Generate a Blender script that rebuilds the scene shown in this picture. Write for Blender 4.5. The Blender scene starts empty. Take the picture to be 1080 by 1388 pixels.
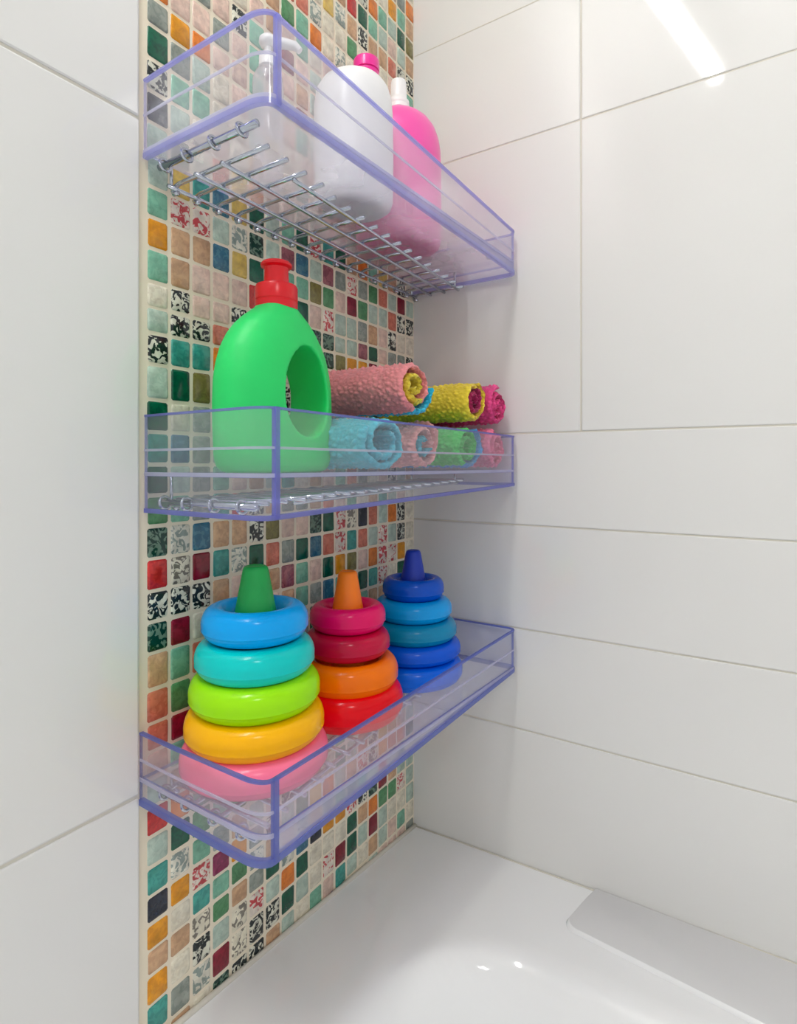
import bpy, bmesh, math, random
from mathutils import Vector, Matrix, noise

scene = bpy.context.scene
col = scene.collection
PI = math.pi

# ------------------------------------------------------------------ helpers
def lin(c):
    return tuple((v / 255 / 12.92) if v <= 10.31 else (((v / 255) + .055) / 1.055) ** 2.4 for v in c)

def node_mat(name):
    m = bpy.data.materials.new(name)
    m.use_nodes = True
    nt = m.node_tree
    nt.nodes.clear()
    out = nt.nodes.new('ShaderNodeOutputMaterial')
    return m, nt, out

def plastic(name, rgb, rough=.3, sss=0.0, bump=0.0, bscale=300, spec=.5, var=.04, coat=0.0):
    m, nt, out = node_mat(name)
    N, L = nt.nodes.new, nt.links.new
    p = N('ShaderNodeBsdfPrincipled')
    L(p.outputs[0], out.inputs[0])
    tc = N('ShaderNodeTexCoord'); nz = N('ShaderNodeTexNoise')
    nz.inputs['Scale'].default_value = 25
    L(tc.outputs['Object'], nz.inputs['Vector'])
    mx = N('ShaderNodeMix'); mx.data_type = 'RGBA'
    c = lin(rgb)
    mx.inputs['A'].default_value = tuple(v * (1 - var) for v in c) + (1,)
    mx.inputs['B'].default_value = tuple(min(1, v * (1 + var)) for v in c) + (1,)
    L(nz.outputs['Fac'], mx.inputs['Factor'])
    L(mx.outputs['Result'], p.inputs['Base Color'])
    p.inputs['Roughness'].default_value = rough
    p.inputs['Specular IOR Level'].default_value = spec
    p.inputs['Coat Weight'].default_value = coat
    if sss:
        p.inputs['Subsurface Weight'].default_value = sss
        p.inputs['Subsurface Radius'].default_value = (.02, .02, .02)
        p.inputs['Subsurface Scale'].default_value = .5
    if bump:
        nb = N('ShaderNodeTexNoise'); nb.inputs['Scale'].default_value = bscale
        L(tc.outputs['Object'], nb.inputs['Vector'])
        b = N('ShaderNodeBump'); b.inputs['Strength'].default_value = bump; b.inputs['Distance'].default_value = .001
        L(nb.outputs['Fac'], b.inputs['Height']); L(b.outputs[0], p.inputs['Normal'])
    return m

def clear_plastic(name, tint, haze_rgb, haze, rough=.04, gloss=1.0):
    """thin transparent moulded plastic: clear, with a little milky scatter and a fresnel sheen"""
    m, nt, out = node_mat(name)
    N, L = nt.nodes.new, nt.links.new
    tr = N('ShaderNodeBsdfTransparent'); tr.inputs[0].default_value = tuple(tint) + (1,)
    df = N('ShaderNodeBsdfDiffuse'); df.inputs[0].default_value = lin(haze_rgb) + (1,)
    tl = N('ShaderNodeBsdfTranslucent'); tl.inputs[0].default_value = lin(haze_rgb) + (1,)
    mh = N('ShaderNodeMixShader'); mh.inputs[0].default_value = .5
    L(df.outputs[0], mh.inputs[1]); L(tl.outputs[0], mh.inputs[2])
    mx = N('ShaderNodeMixShader')
    tc = N('ShaderNodeTexCoord'); nz = N('ShaderNodeTexNoise'); nz.inputs['Scale'].default_value = 18
    L(tc.outputs['Object'], nz.inputs['Vector'])
    mr = N('ShaderNodeMapRange'); mr.inputs['To Min'].default_value = haze * .8; mr.inputs['To Max'].default_value = haze * 1.2
    L(nz.outputs['Fac'], mr.inputs['Value']); L(mr.outputs[0], mx.inputs[0])
    L(tr.outputs[0], mx.inputs[1]); L(mh.outputs[0], mx.inputs[2])
    gl = N('ShaderNodeBsdfGlossy'); gl.inputs['Roughness'].default_value = rough
    lw = N('ShaderNodeLayerWeight'); lw.inputs['Blend'].default_value = .5
    pw_ = N('ShaderNodeMath'); pw_.operation = 'POWER'; pw_.inputs[1].default_value = 5
    L(lw.outputs['Facing'], pw_.inputs[0])
    mu = N('ShaderNodeMath'); mu.operation = 'MULTIPLY_ADD'; mu.inputs[1].default_value = .6 * gloss; mu.inputs[2].default_value = .035 * gloss
    L(pw_.outputs[0], mu.inputs[0])
    m2 = N('ShaderNodeMixShader')
    L(mu.outputs[0], m2.inputs[0]); L(mx.outputs[0], m2.inputs[1]); L(gl.outputs[0], m2.inputs[2])
    L(m2.outputs[0], out.inputs[0])
    return m

def metal(name, rgb, rough):
    m, nt, out = node_mat(name)
    N, L = nt.nodes.new, nt.links.new
    p = N('ShaderNodeBsdfPrincipled')
    p.inputs['Base Color'].default_value = lin(rgb) + (1,)
    p.inputs['Metallic'].default_value = 1
    tc = N('ShaderNodeTexCoord'); nz = N('ShaderNodeTexNoise'); nz.inputs['Scale'].default_value = 120
    L(tc.outputs['Object'], nz.inputs['Vector'])
    mr = N('ShaderNodeMapRange'); mr.inputs['To Min'].default_value = rough * .7; mr.inputs['To Max'].default_value = rough * 1.4
    L(nz.outputs['Fac'], mr.inputs['Value']); L(mr.outputs[0], p.inputs['Roughness'])
    L(p.outputs[0], out.inputs[0])
    return m

def obj(name, bm, mats, parent=None, smooth=True, autosmooth=None):
    me = bpy.data.meshes.new(name)
    bmesh.ops.recalc_face_normals(bm, faces=bm.faces)
    bm.to_mesh(me); bm.free()
    for m in (mats if isinstance(mats, (list, tuple)) else [mats]):
        me.materials.append(m)
    for p in me.polygons:
        p.use_smooth = smooth
    if smooth and autosmooth:
        me.set_sharp_from_angle(angle=math.radians(autosmooth))
    o = bpy.data.objects.new(name, me)
    col.objects.link(o)
    if parent is not None:
        o.parent = parent
    return o

def thing(name, label, cat, loc=(0, 0, 0), group=None):
    o = bpy.data.objects.new(name, None)
    o.empty_display_size = .02
    col.objects.link(o)
    o.location = loc
    return tag(o, label, cat, group)

def tag(o, label, cat, group=None):
    o['label'] = label; o['category'] = cat
    if group: o['group'] = group
    return o

def struct(name, bm, mats, smooth=False, autosmooth=None):
    o = obj(name, bm, mats, None, smooth, autosmooth)
    for q in o.data.polygons:
        if q.area > .004: q.use_smooth = False
    o['kind'] = 'structure'
    return o

def add_box(bm, a, b, bev=0.0, mi=0, seg=2):
    vs = [bm.verts.new((x, y, z)) for x in (a[0], b[0]) for y in (a[1], b[1]) for z in (a[2], b[2])]
    q = [(0, 1, 3, 2), (4, 6, 7, 5), (0, 4, 5, 1), (2, 3, 7, 6), (0, 2, 6, 4), (1, 5, 7, 3)]
    fs = [bm.faces.new([vs[i] for i in f]) for f in q]
    for f in fs: f.material_index = mi
    if bev:
        es = list({e for f in fs for e in f.edges})
        bmesh.ops.bevel(bm, geom=es, offset=bev, segments=seg, affect='EDGES', profile=.5)

def add_tube(bm, pts, r, n=8, mi=0, closed=False):
    pts = [Vector(p) for p in pts]
    rings = []
    up = None
    m = len(pts)
    for i, p in enumerate(pts):
        if closed:
            t = pts[(i + 1) % m] - pts[(i - 1) % m]
        else:
            t = pts[min(i + 1, m - 1)] - pts[max(i - 1, 0)]
        t.normalize()
        if up is None:
            up = Vector((0, 0, 1)) if abs(t.z) < .9 else Vector((1, 0, 0))
        u = (up - t * up.dot(t)).normalized()
        v = t.cross(u); up = u
        rr = r[i] if isinstance(r, (list, tuple)) else r
        rings.append([bm.verts.new(p + (u * math.cos(a) + v * math.sin(a)) * rr) for a in [2 * PI * k / n for k in range(n)]])
    for i in range(m if closed else m - 1):
        A, B = rings[i], rings[(i + 1) % m]
        for k in range(n):
            bm.faces.new((A[k], A[(k + 1) % n], B[(k + 1) % n], B[k])).material_index = mi
    if not closed:
        bm.faces.new(rings[0][::-1]).material_index = mi
        bm.faces.new(rings[-1]).material_index = mi

def loft(bm, secs, n=56, e=2.0, cap=True):
    """secs: (z, cx, cy, rx, ry) super-ellipse sections stacked upwards"""
    rings = []
    for s in secs:
        z, cx, cy, rx, ry = s[:5]
        ee = s[5] if len(s) > 5 else e
        R = []
        for k in range(n):
            a = 2 * PI * k / n
            c, d = math.cos(a), math.sin(a)
            R.append(bm.verts.new((cx + rx * math.copysign(abs(c) ** (2 / ee), c), cy + ry * math.copysign(abs(d) ** (2 / ee), d), z)))
        rings.append(R)
    for A, B in zip(rings, rings[1:]):
        for k in range(n):
            bm.faces.new((A[k], A[(k + 1) % n], B[(k + 1) % n], B[k]))
    if cap:
        bm.faces.new(rings[0][::-1]); bm.faces.new(rings[-1])

def lathe(bm, prof, c=(0, 0, 0), n=64, closed=False):
    """prof: (r, z) revolved about the vertical through c"""
    rings = [[bm.verts.new((c[0] + r * math.cos(2 * PI * k / n), c[1] + r * math.sin(2 * PI * k / n), c[2] + z)) for k in range(n)] for r, z in prof]
    pairs = list(zip(rings, rings[1:])) + ([(rings[-1], rings[0])] if closed else [])
    for A, B in pairs:
        for k in range(n):
            bm.faces.new((A[k], A[(k + 1) % n], B[(k + 1) % n], B[k]))
    if not closed:
        bm.faces.new(rings[0][::-1]); bm.faces.new(rings[-1])

# ------------------------------------------------------------------ materials
def wall_mat(name, rgb, rough):
    m, nt, out = node_mat(name)
    N, L = nt.nodes.new, nt.links.new
    p = N('ShaderNodeBsdfPrincipled'); L(p.outputs[0], out.inputs[0])
    tc = N('ShaderNodeTexCoord')
    nz = N('ShaderNodeTexNoise'); nz.inputs['Scale'].default_value = 2.5; nz.inputs['Detail'].default_value = 3
    L(tc.outputs['Object'], nz.inputs['Vector'])
    mx = N('ShaderNodeMix'); mx.data_type = 'RGBA'
    c = lin(rgb)
    mx.inputs['A'].default_value = tuple(v * .97 for v in c) + (1,); mx.inputs['B'].default_value = tuple(min(1, v * 1.02) for v in c) + (1,)
    L(nz.outputs['Fac'], mx.inputs['Factor']); L(mx.outputs['Result'], p.inputs['Base Color'])
    n2 = N('ShaderNodeTexNoise'); n2.inputs['Scale'].default_value = 6; n2.inputs['Detail'].default_value = 2
    L(tc.outputs['Object'], n2.inputs['Vector'])
    b = N('ShaderNodeBump'); b.inputs['Strength'].default_value = .008; b.inputs['Distance'].default_value = .01
    L(n2.outputs['Fac'], b.inputs['Height']); L(b.outputs[0], p.inputs['Normal'])
    p.inputs['Roughness'].default_value = rough
    p.inputs['Specular IOR Level'].default_value = .5
    return m

M_TILE = wall_mat('glazed_white_tile', (228, 228, 226), .04)
M_GROUT = wall_mat('wall_grout', (214, 210, 198), .8)
M_MGROUT = wall_mat('mosaic_grout', (232, 222, 200), .8)
M_TUB = wall_mat('tub_enamel', (240, 241, 242), .08)
M_LEDGE_SHADED = wall_mat('shaded_ledge_enamel', (216, 216, 217), .55)  # tub enamel greyed: the shadow over the pad is put into its colour
M_PAINT = wall_mat('ceiling_paint', (240, 240, 238), .7)
M_FLOOR = wall_mat('floor_tile', (190, 188, 184), .3)
M_CLEAR = clear_plastic('clear_acrylic', (.972, .972, .99), (240, 240, 252), .085)
M_FROST = clear_plastic('hazy_acrylic', (.95, .95, .985), (226, 228, 250), .34)
M_MILKY = clear_plastic('milky_acrylic', (.97, .97, .99), (244, 243, 253), .17)
M_PLATE_MILKY = clear_plastic('milky_floor_acrylic', (.95, .95, .98), (248, 246, 253), .27)
M_PLATE = clear_plastic('floor_acrylic', (.95, .95, .975), (244, 242, 252), .16)
M_EDGE = clear_plastic('violet_acrylic_edge', (.78, .78, .97), (194, 196, 247), .42)
M_EDGE_PALE = clear_plastic('pale_lavender_edge', (.84, .84, .98), (206, 208, 248), .42)
M_EDGE_DEEP = clear_plastic('deep_violet_acrylic_edge', (.64, .65, .94), (168, 172, 238), .42)
M_EDGE_BLUE = clear_plastic('blue_acrylic_edge', (.60, .65, .93), (150, 162, 224), .45)
M_BEAD = clear_plastic('pale_acrylic_bead', (.9, .9, .97), (232, 232, 248), .45)
M_CHROME = metal('chrome_wire', (192, 198, 208), .10)
M_LAMP, _nt, _o = node_mat('lamp_glow')
_e = _nt.nodes.new('ShaderNodeEmission'); _e.inputs[0].default_value = (1, .985, .96, 1); _e.inputs[1].default_value = 118
_nt.links.new(_e.outputs[0], _o.inputs[0])
M_LAMPBODY = plastic('lamp_body', (225, 225, 225), .4)

# mosaic glaze: two colours per tile carried by attributes, mixed by a swirling pattern
M_MOS, nt, out = node_mat('mosaic_glaze')
N, L = nt.nodes.new, nt.links.new
p = N('ShaderNodeBsdfPrincipled'); L(p.outputs[0], out.inputs[0])
ca = N('ShaderNodeAttribute'); ca.attribute_name = 'glaze'
cb = N('ShaderNodeAttribute'); cb.attribute_name = 'motif'
tc = N('ShaderNodeTexCoord')
nz = N('ShaderNodeTexNoise'); nz.inputs['Scale'].default_value = 120; nz.inputs['Detail'].default_value = 1.5
nz.inputs['Distortion'].default_value = 1.6
L(tc.outputs['Object'], nz.inputs['Vector'])
rp = N('ShaderNodeValToRGB'); rp.color_ramp.elements[0].position = .50; rp.color_ramp.elements[1].position = .545
L(nz.outputs['Fac'], rp.inputs[0])
mul = N('ShaderNodeMath'); mul.operation = 'MULTIPLY'
L(rp.outputs[0], mul.inputs[0]); L(cb.outputs['Alpha'], mul.inputs[1])
n2 = N('ShaderNodeTexNoise'); n2.inputs['Scale'].default_value = 90; n2.inputs['Detail'].default_value = 4
L(tc.outputs['Object'], n2.inputs['Vector'])
mr = N('ShaderNodeMapRange'); mr.inputs['From Min'].default_value = .3; mr.inputs['From Max'].default_value = .7
mr.inputs['To Min'].default_value = .72; mr.inputs['To Max'].default_value = 1.12
L(n2.outputs['Fac'], mr.inputs['Value'])
mx = N('ShaderNodeMix'); mx.data_type = 'RGBA'
L(mul.outputs[0], mx.inputs['Factor']); L(ca.outputs['Color'], mx.inputs['A']); L(cb.outputs['Color'], mx.inputs['B'])
vm = N('ShaderNodeVectorMath'); vm.operation = 'SCALE'
L(mx.outputs['Result'], vm.inputs[0]); L(mr.outputs[0], vm.inputs['Scale'])
L(vm.outputs[0], p.inputs['Base Color'])
p.inputs['Roughness'].default_value = .14
b = N('ShaderNodeBump'); b.inputs['Strength'].default_value = .25; b.inputs['Distance'].default_value = .001
L(n2.outputs['Fac'], b.inputs['Height']); L(b.outputs[0], p.inputs['Normal'])

# ------------------------------------------------------------------ the setting
LW = .475          # length of the mosaic panel
random.seed(4)

# white slab tiles left of the mosaic
bm = bmesh.new()
for z0, z1 in ((.0, .894), (.896, 1.518), (1.520, 2.14), (2.142, 2.5)):
    add_box(bm, (-2.2, -.003, z0), (-.4835, .02, z1), .0022)
add_box(bm, (-2.2, -.0016, 0), (-.483, .03, 2.5), 0, 1)
struct('wall_left', bm, [M_TILE, M_GROUT], True, 40)

# right-hand wall, laid in wide tiles
bm = bmesh.new()
def btile(y0, y1, z0, z1):
    add_box(bm, (0, y0 + .0009, z0 + .0009), (.02, y1 - .0009, z1 - .0009), .0014)
rows = [(.0, .40), (.40, .8165), (.8165, .9622), (.9622, 1.1125), (1.1125, 1.2455)]
for a, c in rows:
    btile(-2.2, .02, a, c)
for a, c in ((1.2455, 1.672), (1.672, 2.09), (2.09, 2.5)):
    off = .0 if a < 1.7 else .0
    btile(-.268, .02, a, c); btile(-1.1, -.268, a, c); btile(-2.2, -1.1, a, c)
# the upper band breaks once more beside the mosaic
add_box(bm, (.0012, -2.2, 0), (.03, .03, 2.5), 0, 1)
struct('wall_right', bm, [M_TILE, M_GROUT], True, 40)
bm = bmesh.new()
add_box(bm, (-.00045, -.2655, 1.861), (.0005, -.001, 1.8622))
struct('trim_2', bm, M_GROUT)

# mosaic panel
PAL = {  # glaze, motif, motif strength
 'W': ((226, 220, 200), (205, 195, 172), .5), 'a': ((186, 205, 190), (160, 186, 172), .5), 'A': ((150, 158, 148), (120, 132, 126), .6),
 'g': ((126, 186, 158), (100, 165, 140), .5), 'M': ((84, 146, 96), (60, 118, 78), .5), 'G': ((4, 92, 66), (2, 68, 54), .6),
 'T': ((64, 160, 146), (40, 128, 126), .5), 'B': ((48, 104, 130), (84, 138, 150), .5), 'Y': ((226, 152, 14), (206, 128, 10), .5),
 'L': ((222, 190, 96), (204, 174, 100), .5), 'O': ((226, 128, 44), (206, 106, 30), .5), 'R': ((208, 46, 44), (176, 28, 34), .6),
 'D': ((140, 18, 44), (112, 10, 30), .6), 'P': ((226, 198, 182), (208, 176, 162), .5), 'S': ((212, 124, 100), (192, 100, 80), .6),
 'N': ((206, 166, 128), (184, 142, 108), .5), 'E': ((132, 124, 66), (104, 96, 54), .5), 'V': ((160, 96, 104), (128, 70, 84), .7),
 'K': ((30, 40, 42), (222, 222, 204), 1.), 'F': ((232, 220, 206), (196, 48, 60), .95), 'H': ((222, 220, 204), (128, 146, 140), .9),
 'J': ((10, 58, 48), (120, 150, 130), .75), 'X': ((28, 34, 48), (40, 50, 66), .5), 'U': ((146, 34, 86), (110, 18, 64), .6),
 'o': ((228, 222, 200), (70, 62, 58), .8),
}
ZB = [1.972, 1.942, 1.912, 1.882, 1.852, 1.822, 1.792, 1.762, 1.732, 1.702, 1.672, 1.642, 1.615, 1.583, 1.553, 1.523, 1.4925, 1.4627, 1.4341,
      1.4044, 1.3733, 1.349, 1.325, 1.2956, 1.2615, 1.2311, 1.2, 1.171, 1.142, 1.1111, 1.0808, 1.051, 1.0218, .9874, .9558, .929, .903, .877,
      .8492, .8202, .7926, .7666, .742, .7176, .69, .66, .632, .604]
ROWS = """...................
.................AO
...............WYgN
.............KOgaGE
...........NRGgaPaN
..........LHNKNNSKK
.........HWWMWLWPNg
.......MgOWHWPLWaNW
......NPgWPNaWLWKNW
....KgVVPagWWLPWNaW
.PPAPgVPNaWLWPaWNgW
AYOPPgPWVaWLgWPNaWg
GAaWPaWPgaNWaPgWLaW
KggWWaLWWPaPgWaNWaW
XaWPWNPWaWgNWPPWaWP
aAWSLOPPWaPWgWPaNWP
aLTBLGagGFTGNOgLNKW
gFFaHJaVBaVAFAMSaDa
YNNBLGaggEMPDMaaSKK
gNPPPRKgGPFaaANPKWW
WKPPKKNgOJJaaVGPAAK
aKKSLNgSODJEYYDYNaW
KTTOgNaWSMSNYLDNaWa
aGENVWKKSNaPWYgNaKW
GWAaNKKWgPTNaSWGPgN
TBAaNgWPSaGNWTPaNWg
GaAgPNaTWNPgSAWPKaN
MgATRKNAANSPgWNTaPW
JHBNNKEPPJGFoXSaOKW
RoDTHGSAGBSFTSaFaKW
KKKNPWNVgPGYEPOFFYW
JDWPNaPNgABTgGTFWGa
NgSaPNTWaGPNagNNPaW
SMWNaPgNKTaWSDGaNPW
SDPgTNaRWaDaMNPWgaS
PgNWMaSTPNaWDgNaPWa
aNWKgNPaOWaMNSaWTNP
ROgWNMaPgNKaSLWaSKG
aGMgMaNPWaNgTaWKPNa
THgANaPKaNWTaSKLNPa
XYFUYAKaMLOaNFKYSSG
YWTgMHNPKNAMGTaRKGW
NNoMNAGHBXYYFKJDNaa
YWKaoFaOGWWWGNOMMFa
TAHDoKKGaWFDGaDaWWa
aNWJKKNaWgPTaWNaPgW
...................""".split('\n')
bm = bmesh.new()
lg = bm.loops.layers.float_color.new('glaze'); lm = bm.loops.layers.float_color.new('motif')
NC = 19; pw = LW / NC
for r, row in enumerate(ROWS):
    z1, z0 = ZB[r], ZB[r + 1]
    for k in range(NC):
        ch = row[k]
        if ch == '.': ch = random.choice('WWWWPPPaagNNALgMSTO')
        ga, mo, st = PAL[ch]
        j = random.uniform(.9, 1.08)
        ga = tuple(min(1, v * j) for v in lin(ga)); mo = tuple(min(1, v * j) for v in lin(mo))
        x0 = -LW + k * pw + .0015 + random.uniform(-.0004, .0004); x1 = -LW + (k + 1) * pw - .0015 + random.uniform(-.0004, .0004)
        a0, a1 = z0 + .0015 + random.uniform(-.0005, .0005), z1 - .0015 + random.uniform(-.0005, .0005)
        tx, tz = random.uniform(-.0003, .0003), random.uniform(-.0003, .0003)
        rings = []
        for ins, y in ((0, .004), (0, .0012), (.0007, .0002), (.0022, -.0004)):
            q = [(x0 + ins, a0 + ins), (x1 - ins, a0 + ins), (x1 - ins, a1 - ins), (x0 + ins, a1 - ins)]
            pts = []
            cut = .0016
            for i in range(4):   # softened corners
                A, P, B = q[i - 1], q[i], q[(i + 1) % 4]
                for T in (A, B):
                    dd = math.hypot(T[0] - P[0], T[1] - P[1])
                    pts.append((P[0] + (T[0] - P[0]) * cut / dd, P[1] + (T[1] - P[1]) * cut / dd))
            sx = (1 if y < .001 else 0)
            rings.append([bm.verts.new((px, y + sx * (tx * (1 if px > (x0 + x1) / 2 else -1) + tz * (1 if pz > (a0 + a1) / 2 else -1)), pz)) for px, pz in pts])
        fs = []
        for A, B in zip(rings, rings[1:]):
            for i in range(8):
                fs.append(bm.faces.new((A[i], A[(i + 1) % 8], B[(i + 1) % 8], B[i])))
        fs.append(bm.faces.new(rings[-1]))
        for f in fs:
            for lp in f.loops:
                lp[lg] = ga + (1,); lp[lm] = mo + (st,)
add_box(bm, (-.4835, .0007, .56), (.0, .03, 2.5), 0, 1)
struct('wall_back', bm, [M_MOS, M_MGROUT], True, 50)

# ceiling and floor
bm = bmesh.new(); add_box(bm, (-2.2, -2.2, 2.5), (.03, .03, 2.56)); struct('ceiling', bm, M_PAINT)
bm = bmesh.new(); add_box(bm, (-2.2, -2.2, -.04), (.03, .03, 0)); struct('floor', bm, M_FLOOR)

# ------------------------------------------------------------------ bathtub
def sstep(t):
    t = max(0, min(1, t)); return t * t * t * (t * (6 * t - 15) + 10)
TX0, TX1, TY0, TY1 = -1.62, -.0015, -.82, -.0025
def rim_z(x, y):
    return .6155 - .082 * max(x, -.62) - .019 * max(y, -.8) * 0 + .018 * min(1, -y / .5)
def basin_d(x, y):
    cx, cy, hx, hy, r = -.86, -.43, .705, .298, .15
    qx, qy = abs(x - cx) - (hx - r), abs(y - cy) - (hy - r)
    return -(math.hypot(max(qx, 0), max(qy, 0)) + min(max(qx, qy), 0) - r)
def tub_z(x, y):
    z = rim_z(x, y)
    d = basin_d(x, y)
    return z - .34 * sstep((d + .012) / .17)
bm = bmesh.new()
xs = [TX0 + (TX1 - TX0) * i / 150 for i in range(151)]
ys = [TY0 + (TY1 - TY0) * i / 90 for i in range(91)]
G = [[bm.verts.new((x, y, tub_z(x, y))) for y in ys] for x in xs]
for i in range(150):
    for j in range(90):
        bm.faces.new((G[i][j], G[i + 1][j], G[i + 1][j + 1], G[i][j + 1]))
# outer apron down to the floor
for line in ([G[i][0] for i in range(151)], [G[0][j] for j in range(91)], [G[i][90] for i in range(151)], [G[150][j] for j in range(91)]):
    low = [bm.verts.new((v.co.x, v.co.y, .0)) for v in line]
    for i in range(len(line) - 1):
        bm.faces.new((line[i], line[i + 1], low[i + 1], low[i]))
tub = thing('bathtub', 'white enamel bathtub with a wide sloping rim below the shelves', 'bathtub', (0, 0, 0))
obj('basin', bm, M_TUB, tub, True, 50)
# raised flat pad on the rim along the wall
bm = bmesh.new()
outl = [(-.002, -.286), (-.03, -.281), (-.06, -.2765)]
cr, cxp, cyp = .017, -.0805, -.2905
for i in range(9):
    a = PI / 2 + (PI / 2) * i / 8
    outl.append((cxp + cr * math.cos(a), cyp + cr * math.sin(a)))
for i in range(1, 13):
    y = cyp - .50 * i / 12
    outl.append((cxp - cr - .135 * (cyp - y), y))
yB = outl[-1][1]
outl.append((-.002, yB))
def pad_ring(ins, h):
    cxm, cym = -.05, -.52
    res = []
    for x, y in outl:
        xx = x + ins if x < -.01 else x
        yy = y - ins if y > -.5 else y
        res.append(bm.verts.new((xx, yy, rim_z(xx, yy) + h)))
    return res
R0 = pad_ring(-.0005, -.012); R1 = pad_ring(0, .0006); R2 = pad_ring(.0026, .0042); R3 = pad_ring(.0031, .0045)
for A, B in ((R0, R1), (R1, R2), (R2, R3)):
    for i in range(len(A)):
        bm.faces.new((A[i], A[(i + 1) % len(A)], B[(i + 1) % len(A)], B[i]))
bm.faces.new(R3).material_index = 1  # pad top carries the painted-in shade, its edges stay plain enamel
obj('soap_ledge', bm, [M_TUB, M_LEDGE_SHADED], tub, True, 40)
# silicone bead where tub meets the mosaic and the wall
bm = bmesh.new()
add_tube(bm, [(x, -.003, tub_z(x, -.003) + .001) for x in [-.62 + .62 * i / 12 for i in range(13)]], .0032, 8)
struct('trim_1', bm, M_GROUT, True)
bm = bmesh.new()
add_tube(bm, [(-.0015, y, tub_z(-.002, y) + .0002) for y in [-.003 - .79 * i / 12 for i in range(13)]], .0012, 8)
struct('trim_3', bm, M_GROUT, True)

# ------------------------------------------------------------------ clear shelves
def wall_strip(bm, path, zf0, zf1, th, faces_mi=0, edge_mi=1):
    """an upright sheet along a plan path; its thin edges take edge_mi"""
    n = len(path); secs = []
    for i, p in enumerate(path):
        a = Vector(path[max(i - 1, 0)]); b_ = Vector(path[min(i + 1, n - 1)])
        t = (b_ - a).normalized(); nn = Vector((-t.y, t.x))   # to the inside
        o_, in_ = Vector(p), Vector(p) + nn * th
        secs.append([bm.verts.new((o_.x, o_.y, zf0(o_))), bm.verts.new((o_.x, o_.y, zf1(o_))),
                     bm.verts.new((in_.x, in_.y, zf1(o_))), bm.verts.new((in_.x, in_.y, zf0(o_)))])
    for A, B in zip(secs, secs[1:]):
        for k in range(4):
            f = bm.faces.new((A[k], A[(k + 1) % 4], B[(k + 1) % 4], B[k]))
            f.material_index = faces_mi if k in (0, 2) else edge_mi
    bm.faces.new(secs[0]).material_index = edge_mi
    bm.faces.new(secs[-1][::-1]).material_index = edge_mi

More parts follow.
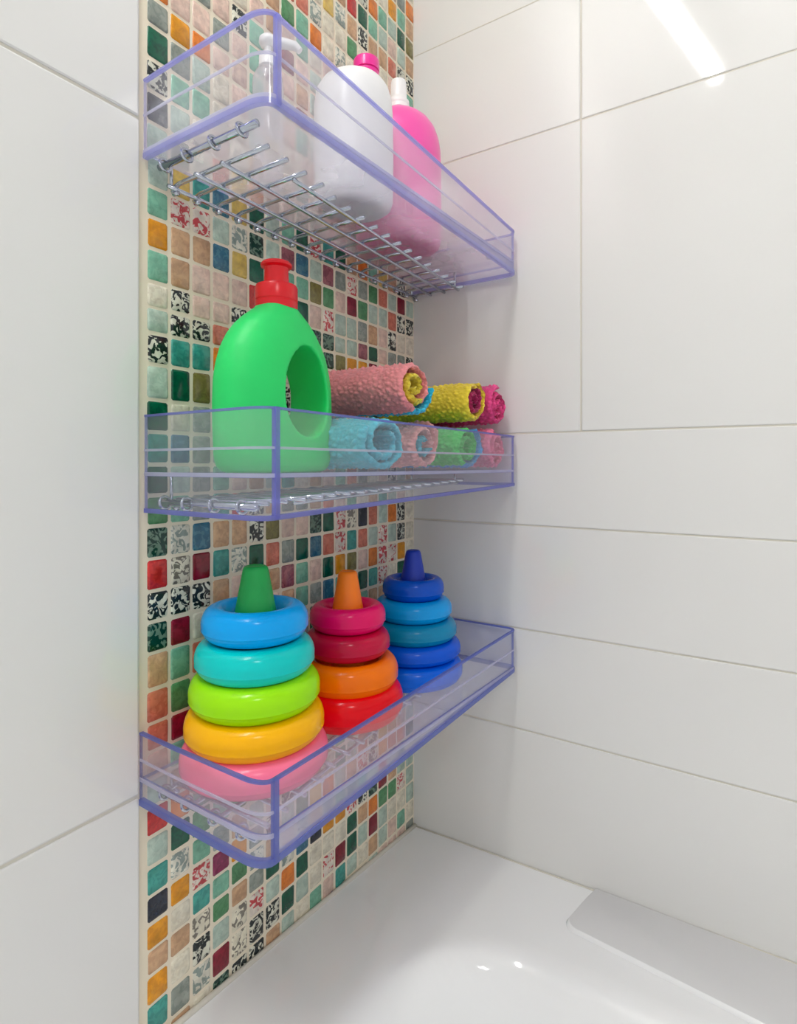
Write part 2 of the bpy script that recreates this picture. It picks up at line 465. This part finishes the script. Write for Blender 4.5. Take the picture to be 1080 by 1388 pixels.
def clear_shelf(label, xl, yl, yr, zt, zb, zfloor, zridge, bot_h, skirt_mat, edge, lowedge, face=None, plate=None):
    face = face or M_CLEAR; plate = plate or M_PLATE
    """zt/zb: heights at the near end and at the wall end"""
    def at(pair):
        return lambda q: pair[0] + (pair[1] - pair[0]) * (q[0] - xl) / (-.004 - xl)
    T, B_, Rg = at(zt), at(zb), at(zridge)
    F = at(zfloor)
    t = thing('clear_shelf', label, 'shelf', (xl / 2, -.002, zfloor[0]), 'clear plastic shelves on the mosaic')
    ox, oy, oz = t.location
    def local(bm):
        bmesh.ops.translate(bm, vec=(-ox, -oy, -oz), verts=bm.verts); return bm
    th = .003
    r = .022
    endp = [(xl, -.0015)] + [(xl - .001, -.05), (xl - .001, -.10), (xl - .001, yl + r)]
    arc = [(xl - .001 + r * (1 - math.cos(a)) * .55, yl + r - r * math.sin(a)) for a in [PI / 2 * i / 6 for i in range(1, 7)]]
    left = endp + arc
    A = arc[-1]
    rc = .012
    Bp = (-.0055 - rc, yr)
    front = [(A[0] + (Bp[0] - A[0]) * i / 10, A[1] + (Bp[1] - A[1]) * i / 10) for i in range(11)]
    rarc = [(Bp[0] + rc * math.sin(a), yr + rc - rc * math.cos(a)) for a in [PI / 2 * i / 4 for i in range(0, 5)]]
    right = rarc + [(-.0055, -.08), (-.0055, -.0015)]
    full = left + front[1:] + rarc[1:] + right[5:]
    bm = bmesh.new(); wall_strip(bm, left, B_, T, th); obj('end_panel', local(bm), [M_CLEAR, edge], t, True, 30)
    bm = bmesh.new(); wall_strip(bm, front, F, T, th); obj('front_panel', local(bm), [face, edge], t, True, 30)
    bm = bmesh.new(); wall_strip(bm, front, B_, lambda q: F(q) - .0004, th); obj('front_skirt', local(bm), [skirt_mat, edge], t, True, 30)
    bm = bmesh.new(); wall_strip(bm, right, B_, T, th); obj('end_panel', local(bm), [M_CLEAR, edge], t, True, 30)
    # floor plate
    bm = bmesh.new()
    inner = []
    n = len(full)
    for i, q in enumerate(full):
        a = Vector(full[max(i - 1, 0)]); b_ = Vector(full[min(i + 1, n - 1)])
        tt = (b_ - a).normalized(); nn = Vector((-tt.y, tt.x))
        inner.append(Vector(q) + nn * (th + .0002))
    lo = [bm.verts.new((q.x, q.y, F(q) - .0032)) for q in inner]; hi = [bm.verts.new((q.x, q.y, F(q))) for q in inner]
    bm.faces.new(hi); bm.faces.new(lo[::-1])
    for i in range(n):
        bm.faces.new((lo[i], lo[(i + 1) % n], hi[(i + 1) % n], hi[i])).material_index = 1
    obj('floor_plate', local(bm), [plate, edge], t, False)
    # violet rims, top and bottom
    for nm, zz, hh, over in (('top_rim', T, .0020, .0004), ('bottom_rim', B_, bot_h, .0009)):
        bm = bmesh.new()
        outp = []
        for i, q in enumerate(full):
            a = Vector(full[max(i - 1, 0)]); b_ = Vector(full[min(i + 1, n - 1)])
            tt = (b_ - a).normalized(); nn = Vector((-tt.y, tt.x))
            v = Vector(q) - nn * over
            v.x = min(v.x, -.003); v.y = min(v.y, -.0006)
            outp.append(v)
        wall_strip(bm, outp, (lambda q, zz=zz, hh=hh: zz(q) - hh * .5), (lambda q, zz=zz, hh=hh: zz(q) + hh * .5), th + 2 * over, 0, 0)
        obj(nm, local(bm), edge if nm == 'top_rim' else lowedge, t, True, 30)
    # pale moulded bead half way up and along the floor line
    for nm, fz, hh, mat in (('molded_ridge', Rg, .0022, M_BEAD), ('floor_bead', (lambda q: F(q) - .001), .0034, M_BEAD)):
        bm = bmesh.new()
        pth = []
        for i, q in enumerate(left + front[1:]):
            pth.append((q[0] - (.0006 if i < len(left) else 0), q[1] - (.0006 if i >= len(left) - 3 else 0)))
        wall_strip(bm, pth, (lambda q: fz(q) - hh * .5), (lambda q: fz(q) + hh * .5), .0012, 0, 0)
        obj(nm, local(bm), mat, t, True, 30)
    # corner post
    bm = bmesh.new()
    cx, cy = A[0] + .001, A[1] + .0005
    add_box(bm, (cx - .0024, cy - .0018, B_((cx, cy)) - .001), (cx + .0030, cy + .0032, T((cx, cy)) + .0012), .0009)
    obj('corner_post', local(bm), edge, t, True, 40)
    # small moulded knobs on the end panel beside the tiles
    return t

clear_shelf('topmost clear plastic shelf, holding the white and pink bottles', -.4785, -.1625, -.178,
            (1.557, 1.5335), (1.4865, 1.4755), (1.4915, 1.4905), (1.524, 1.504), .0048, M_FROST, M_EDGE, M_EDGE_PALE, M_MILKY, M_PLATE_MILKY)
clear_shelf('middle clear plastic shelf, holding the green bottle and rolled towels', -.4775, -.1600, -.178,
            (1.2455, 1.2405), (1.1575, 1.172), (1.1925, 1.1925), (1.2135, 1.2135), .004, M_CLEAR, M_EDGE_DEEP, M_EDGE_DEEP)
clear_shelf('lowest clear plastic shelf, holding the three ring stacking toys', -.4825, -.1640, -.178,
            (.952, .963), (.889, .907), (.911, .911), (.928, .936), .0055, M_FROST, M_EDGE_BLUE, M_EDGE_BLUE)

# ------------------------------------------------------------------ chrome wire racks under the shelves
def wire_rack(label, z, hook_up, rise, top):
    t = thing('hanging_wire_rack', label, 'rack', (-.24, -.07, z), 'chrome wire racks under the shelves')
    o = Vector(t.location)
    xa, xb = -.462, -.016
    def P(x, y, dz=0): return Vector((x, y, z + dz + rise * (x - xa) / (xb - xa))) - o
    ybk = -.014
    def yfr(x): return -.130 + (.130 - .094) * (x - xa) / (xb - xa)
    for f in (0, .36, .68, 1):
        bm = bmesh.new()
        x0 = xa if f < 1 else -.405
        add_tube(bm, [P(x, ybk + (yfr(x) + .005 - ybk) * f) for x in [x0 + (xb - x0) * i / 8 for i in range(9)]], .0021, 8)
        obj('long_rod', bm, M_CHROME, t)
    nb = 17
    for i in range(nb):
        x = -.4535 + .4355 * (i / (nb - 1)) ** 1.04
        bm = bmesh.new()
        yf = yfr(x) - (.009 if i < 4 else .004)
        pts = [P(x, yf, .0036), P(x, yf * .6, .0038), P(x, ybk - .006, .0036), P(x, ybk + .001, .0020), P(x, ybk + .004, -.0015), P(x, ybk + .002, -.0045), P(x, ybk - .004, -.005)]
        add_tube(bm, pts, .0022, 8)
        obj('cross_bar', bm, M_CHROME, t)
    # stout end bar carried by loops
    bm = bmesh.new()
    add_tube(bm, [P(-.4675, -.140, hook_up), P(-.4675, -.08, hook_up + .0003), P(-.4675, -.010, hook_up)], .0032, 10)
    obj('end_bar', bm, M_CHROME, t)
    for y in (-.018, -.05, -.087, -.122):
        bm = bmesh.new()
        add_tube(bm, [P(-.4675 + .0056 * math.cos(a), y + .0012 * math.sin(a), hook_up + .0056 * math.sin(a)) for a in [2 * PI * k / 20 for k in range(20)]], .0014, 8, closed=True)
        obj('loop', bm, M_CHROME, t)
    # short wire hangers up to the shelf floor
    for x, f in ((-.458, 0), (-.03, 0), (-.03, 1)):
        bm = bmesh.new()
        q = P(x, ybk + (yfr(x) + .005 - ybk) * f)
        add_tube(bm, [q, Vector((q.x, q.y, (q.z + top - o.z) / 2)), Vector((q.x, q.y, top - o.z))], .0016, 8)
        obj('hook', bm, M_CHROME, t)
    return t
wire_rack('chrome wire rack hanging below the topmost shelf', 1.4625, .0155, .002, 1.4868)
wire_rack('chrome wire rack inside the skirt of the middle shelf', 1.1635, .0015, .010, 1.1888)
wire_rack('chrome wire rack inside the skirt of the lowest shelf', .8945, .0015, .006, .9074)

# ------------------------------------------------------------------ bottles on the top shelf
FZ1 = 1.4918
M_WHITE = plastic('white_bottle_plastic', (240, 240, 242), .32, .15)
M_PUMP = clear_plastic('translucent_white_plastic', (.93, .93, .95), (246, 246, 250), .34)
M_WCAP = plastic('white_cap', (244, 244, 244), .3)
M_PINKCAP = plastic('hot_pink_cap', (236, 40, 150), .28)
M_PINK = plastic('pink_bottle_plastic', (246, 92, 176), .3, .1)

t = thing('bottle', 'white rounded bottle with a hot pink cap, on the topmost shelf', 'bottle', (-.272, -.088, FZ1))
bm = bmesh.new()
loft(bm, [(0, 0, 0, .034, .028), (.001, 0, 0, .039, .033), (.005, 0, 0, .0445, .038), (.012, 0, 0, .0468, .0405), (.06, 0, 0, .0475, .041), (.112, 0, 0, .0468, .0405),
          (.128, .0005, 0, .0445, .039), (.140, .003, 0, .0395, .035), (.148, .0085, 0, .031, .029), (.153, .015, 0, .0225, .0225), (.156, .021, 0, .0155, .016), (.158, .0235, 0, .0132, .0132), (.170, .0235, 0, .0130, .0130)], 64, 2.3)
obj('body', bm, M_WHITE, t, True, 60)
bm = bmesh.new()
lathe(bm, [(.0128, .1585), (.0146, .159), (.0148, .1695), (.0138, .1703)], (.0235, 0, 0), 40)
lathe(bm, [(.0138, .1706), (.0152, .1712), (.0153, .1815), (.0146, .1835), (.012, .1842)], (.0235, 0, 0), 40)
c = obj('cap', bm, M_PINKCAP, t, True, 40)
c['label'] = 'hot pink screw cap'

t = thing('bottle', 'tall pink bottle with a white cap, on the topmost shelf beside the corner', 'bottle', (-.1405, -.0625, FZ1))
bm = bmesh.new()
prof = [(.042, 0), (.050, .0008), (.0555, .004), (.0578, .012), (.0580, .06), (.0578, .11), (.0568, .13), (.0545, .145), (.0500, .158), (.0430, .1685), (.0345, .176), (.0250, .1815), (.0165, .1855), (.0135, .1875), (.0130, .191)]
lathe(bm, prof, n=72)
obj('body', bm, M_PINK, t, True, 60)
bm = bmesh.new()
lathe(bm, [(.0132, .1885), (.0148, .189), (.0148, .1935), (.0142, .1945), (.0146, .1955), (.0142, .2005), (.0120, .203), (.0112, .206), (.0106, .2255), (.0098, .2285), (.006, .2293)], n=40)
c = obj('cap', bm, M_WCAP, t, True, 40); c['label'] = 'white pull-up cap'

t = thing('pump_bottle', 'slim white pump bottle on the topmost shelf behind its front corner post', 'pump bottle', (-.362, -.043, FZ1))
bm = bmesh.new()
lathe(bm, [(.0135, 0), (.0155, .002), (.0162, .006), (.0162, .108), (.0155, .116), (.0125, .123), (.0075, .1265), (.0072, .129)], n=40)
obj('body', bm, M_PUMP, t, True, 50)
bm = bmesh.new()
lathe(bm, [(.0080, .127), (.0095, .128), (.0095, .138), (.0085, .139), (.0040, .1395), (.0040, .149), (.0075, .150), (.0095, .154), (.0090, .158), (.0060, .161)], n=32)
add_tube(bm, [(0, 0, .1545), (.010, -.012, .155), (.018, -.022, .153), (.021, -.026, .148)], [.006, .0055, .0045, .0035], 12)
obj('pump', bm, M_WCAP, t, True, 50)

# ------------------------------------------------------------------ green bottle with a handle hole
FZ2 = 1.1928
M_GREEN = plastic('green_bottle_plastic', (26, 214, 106), .48, .25)
M_RED = plastic('red_cap', (222, 10, 26), .25)
BX, BY = -.3885, -.082
t = thing('soap_bottle', 'green dish soap bottle with a handle hole and red push-pull cap', 'bottle', (BX, BY, FZ2))
bm = bmesh.new()
S = [(0, .058, .024), (.0015, .0625, .028), (.006, .067, .0315), (.014, .0692, .033), (.04, .0705, .0335), (.065, .0708, .0335), (.085, .0700, .033), (.100, .0675, .032), (.115, .0625, .031), (.128, .0555, .029),
     (.139, .0465, .0272), (.148, .0365, .025), (.1545, .0275, .0225), (.159, .0215, .0200), (.162, .0188, .0184), (.170, .0180, .0180)]
loft(bm, [(z, 0, 0, rx, ry, 2.25) for z, rx, ry in S], 72)
o = obj('body', bm, M_GREEN, t)
cut = bmesh.new()
n = 48
HX, HZ, ha, hb = .0135, .0785, .0325, .0445
R0 = [cut.verts.new((HX + ha * math.cos(a) * (1 - .10 * math.sin(a)), -.08, HZ + hb * math.sin(a))) for a in [2 * PI * k / n for k in range(n)]]
R1 = [cut.verts.new((v.co.x, .08, v.co.z)) for v in R0]
for k in range(n):
    cut.faces.new((R0[k], R0[(k + 1) % n], R1[(k + 1) % n], R1[k]))
cut.faces.new(R0[::-1]); cut.faces.new(R1)
co = obj('cutter', cut, M_GREEN, t)
md = o.modifiers.new('b', 'BOOLEAN'); md.operation = 'DIFFERENCE'; md.object = co; md.solver = 'EXACT'
md = o.modifiers.new('r', 'REMESH'); md.mode = 'VOXEL'; md.voxel_size = .0016; md.use_smooth_shade = True
md = o.modifiers.new('s', 'SMOOTH'); md.factor = .5; md.iterations = 10
bpy.context.view_layer.update()
dg = bpy.context.evaluated_depsgraph_get()
nm = bpy.data.meshes.new_from_object(o.evaluated_get(dg))
o.modifiers.clear(); o.data = nm
if not nm.materials: nm.materials.append(M_GREEN)
for q in nm.polygons: q.use_smooth = True
bpy.data.objects.remove(co)
bm = bmesh.new()
lathe(bm, [(.0186, .158), (.0206, .1588), (.0208, .1655), (.0203, .166), (.0203, .1668), (.0208, .1674), (.0207, .1800), (.0196, .1822), (.0130, .1830), (.0122, .1835), (.0116, .197), (.0120, .1995), (.0150, .2012), (.0154, .2032), (.0138, .2052), (.0085, .2068), (.003, .2072)], n=56)
c = obj('cap', bm, M_RED, t, True, 35); c['label'] = 'red push-pull cap'

# ------------------------------------------------------------------ rolled towels
def terry(name, rgb, dark=.7):
    m, nt, out = node_mat(name)
    N, L = nt.nodes.new, nt.links.new
    p = N('ShaderNodeBsdfPrincipled'); L(p.outputs[0], out.inputs[0])
    tc = N('ShaderNodeTexCoord')
    vo = N('ShaderNodeTexVoronoi'); vo.inputs['Scale'].default_value = 330
    L(tc.outputs['Object'], vo.inputs['Vector'])
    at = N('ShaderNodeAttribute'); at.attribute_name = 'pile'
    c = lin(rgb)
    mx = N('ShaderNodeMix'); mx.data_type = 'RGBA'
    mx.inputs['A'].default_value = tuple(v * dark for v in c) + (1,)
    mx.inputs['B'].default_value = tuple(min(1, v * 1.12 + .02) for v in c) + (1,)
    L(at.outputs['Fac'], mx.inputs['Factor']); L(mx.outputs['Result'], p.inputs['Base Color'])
    p.inputs['Roughness'].default_value = .95
    p.inputs['Specular IOR Level'].default_value = .1
    p.inputs['Sheen Weight'].default_value = .25
    b = N('ShaderNodeBump'); b.inputs['Strength'].default_value = .5; b.inputs['Distance'].default_value = .0012
    L(vo.outputs['Distance'], b.inputs['Height']); L(b.outputs[0], p.inputs['Normal'])
    return m

def spiral_sheet(th0, th1, turns, rx, rz, rin, thick, length, seed, flip, phase, nl=92):
    """a thick terry sheet rolled about the y axis, from angle th0 to th1 (outermost = turns*2pi)"""
    bm = bmesh.new()
    lay = bm.verts.layers.float.new('pile')
    tot = turns * 2 * PI
    steps = max(12, int((th1 - th0) / (2 * PI) * 116))
    def rad(th): return rin + (1 - rin) * min(1, th / (tot - .8))
    off = Vector((seed * 3.7, seed * 1.9, seed * .7))
    def pt(th, y, inward):
        f = rad(th)
        a = flip * (th - tot) + phase
        p = Vector((rx * f * math.cos(a), y, rz * f * math.sin(a)))
        d = Vector((math.cos(a), 0, math.sin(a)))
        p -= d * (thick if inward else 0)
        s = (p + off) * 205; s.y *= .72
        dd = noise.voronoi(s)[0]
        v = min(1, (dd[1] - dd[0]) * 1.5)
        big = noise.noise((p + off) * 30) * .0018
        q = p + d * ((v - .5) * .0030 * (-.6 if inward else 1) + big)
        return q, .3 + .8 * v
    rowsO, rowsI = [], []
    for i in range(steps + 1):
        th = th0 + (th1 - th0) * i / steps
        ro, ri = [], []
        for j in range(nl + 1):
            u = j / nl
            end_round = .0035 * (max(0, 1 - (1 - abs(2 * u - 1)) * 14)) ** 2
            ej = noise.noise(Vector((th * 2.2, seed * 5.1, u * 2))) * .003
            y = -length * u + (ej if u > .5 else -ej)
            for inward, lst in ((False, ro), (True, ri)):
                q, c = pt(th, y, inward)
                d = Vector((q.x, 0, q.z)); 
                if d.length > 1e-6:
                    d.normalize(); q -= d * (end_round if not inward else -end_round * .4)
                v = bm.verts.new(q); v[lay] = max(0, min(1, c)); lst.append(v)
        rowsO.append(ro); rowsI.append(ri)
    for R_ in (rowsO, rowsI):
        for A, B in zip(R_, R_[1:]):
            for j in range(nl):
                bm.faces.new((A[j], A[j + 1], B[j + 1], B[j]))
    for i in range(steps):
        for j in (0, nl):
            bm.faces.new((rowsO[i][j], rowsO[i + 1][j], rowsI[i + 1][j], rowsI[i][j]))
    for i in (0, steps):
        for j in range(nl):
            bm.faces.new((rowsO[i][j], rowsO[i][j + 1], rowsI[i][j + 1], rowsI[i][j]))
    return bm

T_PINK = terry('pink_terry', (238, 146, 150)); T_YEL = terry('yellow_terry', (246, 216, 64)); T_MAG = terry('magenta_terry', (232, 74, 142))
T_BLUE = terry('aqua_terry', (74, 196, 212)); T_GRN = terry('green_terry', (56, 206, 86)); T_ROSE = terry('rose_terry', (238, 120, 156))
T_SALM = terry('salmon_terry', (238, 166, 160)); T_CYAN = terry('cyan_terry', (40, 190, 226)); T_SUN = terry('pale_yellow_terry', (228, 208, 66)); T_DMAG = terry('deep_magenta_terry', (176, 34, 96)); T_SKY = terry('sky_blue_terry', (70, 150, 216)); T_TEAL = terry('teal_terry', (60, 180, 196))

def towel(label, x, yf, z, rx, rz, length, mat, seed, flip=1, phase=0.0, turns=2.6, rin=.22, thick=.0062, parts=()):
    """yf: y of the visible rolled end; parts: (from turn, to turn, material, name, label)"""
    t = thing('rolled_towel', label, 'towel', (x, yf + length, z), 'rolled towels on the middle shelf')
    tot = turns * 2 * PI
    cuts = []
    cur = 0
    for a, b_, m2, nm2, lb in parts:
        a, b_ = a * 2 * PI, b_ * 2 * PI
        if a > cur: cuts.append((cur, a, mat, 'towel_roll', None))
        cuts.append((a, b_, m2, nm2, lb)); cur = b_
    if cur < tot: cuts.append((cur, tot, mat, 'towel_roll', None))
    for a, b_, m2, nm2, lb in cuts:
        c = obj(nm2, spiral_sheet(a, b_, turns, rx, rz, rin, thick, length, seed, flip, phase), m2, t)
        if lb: c['label'] = lb
    return t
F2 = FZ2 + .0008
towel('aqua rolled towel, bottom row, next to the green bottle', -.300, -.152, F2 + .0315, .0415, .031, .138, T_BLUE, 1.1, -1, 2.6, 1.75, .52, thick=.0072)
towel('pale pink rolled towel with a teal core, bottom row between aqua and green', -.2185, -.152, F2 + .0305, .0335, .030, .13, T_SALM, 2.0, 1, 1.2, 2.0, .3, parts=((0, .75, T_TEAL, 'inner_fold', 'teal inner fold'),))
towel('green rolled towel with a blue border, bottom row', -.128, -.163, F2 + .0305, .0385, .030, .145, T_GRN, 3.2, 1, .9, 2.3, .3, parts=((1.85, 2.3, T_SKY, 'border', 'blue border'),))
towel('rose pink rolled towel, bottom row, hard against the white wall', -.043, -.165, F2 + .030, .030, .0295, .145, T_ROSE, 4.5, -1, 2, 2.2, .2)
Z2 = F2 + .093
towel('pink rolled towel with yellow inner fold and cyan border, atop the aqua one', -.243, -.155, Z2 + .0022, .0375, .0325, .145, T_PINK, 5.4, 1, .05, 2.4, .28,
      parts=((0, 1.25, T_SUN, 'inner_fold', 'yellow inner fold'), (2.12, 2.4, T_CYAN, 'border', 'cyan border')))
towel('bright yellow rolled towel with a magenta inner fold, top row', -.104, -.160, Z2 - .001, .0325, .0305, .145, T_YEL, 6.3, 1, 1.0, 2.3, .26, parts=((0, 1.35, T_DMAG, 'inner_fold', 'magenta inner fold'),))
towel('magenta pink rolled towel, top row, hard against the white wall', -.0395, -.166, Z2 - .0035, .029, .0295, .145, T_MAG, 7.7, -1, 1.6, 2.4, .2)

# ------------------------------------------------------------------ ring stacking toys
def ring_toy(label, x, y, z0, rings, peg_rgb, peg, names):
    """rings: (centre z, outer R, half height, rgb), bottom last; peg: (z shoulder, r shoulder, z top, r top)"""
    t = thing('ring_stacking_toy', label, 'stacking toy', (x, y, z0), 'ring stacking toys')
    zs, rs, zt, rt = peg
    bm = bmesh.new()
    zs -= z0; zt -= z0
    pr = [(rs + .001, .0004), (rs + .001, zs * .5), (rs, zs)]
    for k in range(1, 6): pr.append((rs + (rt - rs) * k / 6, zs + (zt - zs) * .96 * k / 6))
    pr += [(rt + .0002, zt - .0035), (rt - .0008, zt - .0012), (rt - .0028, zt), (rt - .0042, zt), (rt - .005, zt - .0006), (.001, zt - .0004)]
    lathe(bm, pr, n=48)
    obj('peg', bm, plastic('peg_plastic', peg_rgb, .42), t, True, 50)
    for (zc, R, h, rgb), nm in zip(rings, names):
        bm = bmesh.new()
        hole = max(rs + .0045, R - .0265)
        w = (R - hole) / 2; rc = (R + hole) / 2
        prof = []
        n = 40
        for k in range(n):
            a = 2 * PI * k / n
            c, s = math.cos(a), math.sin(a)
            e = 2.08
            r_ = rc + w * math.copysign(abs(c) ** (2 / e), c); z_ = h * math.copysign(abs(s) ** (2 / e), s)
            prof.append((r_, z_ + zc - z0))
        # moulding seam a little below the widest line
        zseam = zc - z0 - h * .36
        k0 = max(range(n), key=lambda i: (prof[i][0] > rc) * 10 - abs(prof[i][1] - zseam))
        r_, z_ = prof[k0]
        prof[k0:k0 + 1] = [(r_ - .0001, z_ - .0008), (r_ + .0006, z_ - .0002), (r_ + .0004, z_ + .0005)]
        lathe(bm, prof, n=96, closed=True)
        c = obj('ring', bm, plastic('ring_plastic', rgb, .17, spec=.28), t, True)
        c['label'] = nm
    return t

ring_toy('ring stacking toy with a green peg and a pink bottom ring', -.4095, -.0755, .9115,
         [(1.0515, .0500, .0158, (0, 166, 244)), (1.0195, .0560, .0160, (0, 204, 200)), (.9880, .0612, .0160, (158, 232, 4)), (.9570, .0652, .0158, (255, 184, 0)), (.9272, .0690, .0155, (255, 122, 156))],
         (4, 164, 74), (1.056, .0202, 1.1035, .0118), ['sky blue ring', 'teal ring', 'lime green ring', 'golden yellow ring', 'pink ring'])
ring_toy('ring stacking toy with an orange peg and a red bottom ring, between the two others', -.271, -.078, .9115,
         [(1.0265, .0437, .0142, (228, 4, 98)), (.9975, .0488, .0147, (192, 6, 58)), (.9640, .0582, .0172, (255, 120, 0)), (.9315, .0640, .0195, (242, 0, 20))],
         (255, 126, 0), (1.032, .0182, 1.0775, .0108), ['raspberry pink ring', 'crimson ring', 'orange ring', 'red ring'])
ring_toy('all blue ring stacking toy beside the white wall', -.131, -.080, .9115,
         [(1.0345, .0417, .0140, (0, 80, 196)), (1.0075, .0522, .0140, (0, 156, 232)), (.9805, .0588, .0137, (0, 136, 182)), (.9555, .0640, .0125, (0, 90, 222)), (.9272, .0665, .0154, (0, 106, 234))],
         (2, 48, 170), (1.043, .0172, 1.0845, .0100), ['dark blue ring', 'light blue ring', 'teal blue ring', 'royal blue ring', 'bright blue ring'])

# ------------------------------------------------------------------ lamp, sky fill, camera
# a slim tube lamp on the ceiling: its reflection is the white streak on the right-hand wall
lt = thing('ceiling_lamp', 'slim white tube lamp mirrored as a bright streak in the glossy wall tiles', 'lamp', (-.99, -.27, 2.44))
A = Vector((-1.262, -.332, 2.40)); B = Vector((-.72, -.209, 2.40))
d = (B - A).normalized(); s = Vector((-d.y, d.x, 0))
bm = bmesh.new()
o0 = Vector(lt.location)
def bar(bm, w, z0, z1, ext):
    a, b_ = A - d * ext, B + d * ext
    vs = [bm.verts.new(Vector((q.x, q.y, z)) + s * sg * w - o0) for z in (z0, z1) for q in (a, b_) for sg in (-1, 1)]
    for f in ((0, 1, 3, 2), (4, 6, 7, 5), (0, 2, 6, 4), (1, 5, 7, 3), (0, 4, 5, 1), (2, 3, 7, 6)):
        bm.faces.new([vs[i] for i in f])
bar(bm, .013, 2.40, 2.425, 0)
obj('diffuser', bm, M_LAMP, lt, False)
bm = bmesh.new(); bar(bm, .03, 2.4255, 2.4995, .01)
obj('housing', bm, M_LAMPBODY, lt, False)

# a second, softer room lamp over the open side of the bathroom
al = bpy.data.lights.new('room_lamp', 'AREA'); al.shape = 'SQUARE'; al.size = .26; al.energy = 5.0; al.color = (1, .985, .965)
ao = bpy.data.objects.new('room_lamp', al); col.objects.link(ao); ao.location = (-1.42, -1.3, 2.42)

w = bpy.data.worlds.new('room_light'); scene.world = w
w.use_nodes = True
bg = w.node_tree.nodes.get('Background') or w.node_tree.nodes.new('ShaderNodeBackground')
bg.inputs[0].default_value = (1.0, .995, .985, 1); bg.inputs[1].default_value = .63

F_PX = 783.0
th = math.atan((1055 - 540) / F_PX)
cam = bpy.data.cameras.new('camera'); co = bpy.data.objects.new('camera', cam); col.objects.link(co)
co.location = (-.79659, -.49386, 1.2)
co.rotation_euler = (PI / 2, 0, th - PI / 2)
cam.sensor_fit = 'VERTICAL'; cam.sensor_height = 36; cam.sensor_width = 36
cam.lens = 36 * F_PX / 1388
cam.shift_y = -(694 - 630) / 1388
cam.clip_start = .01
scene.camera = co
scene.view_settings.view_transform = 'Standard'
scene.view_settings.look = 'None'
scene.view_settings.exposure = .2
try:
    scene.cycles.transparent_max_bounces = 40
    scene.cycles.max_bounces = 12
    scene.cycles.diffuse_bounces = 8
    scene.cycles.use_denoising = True
except Exception:
    pass
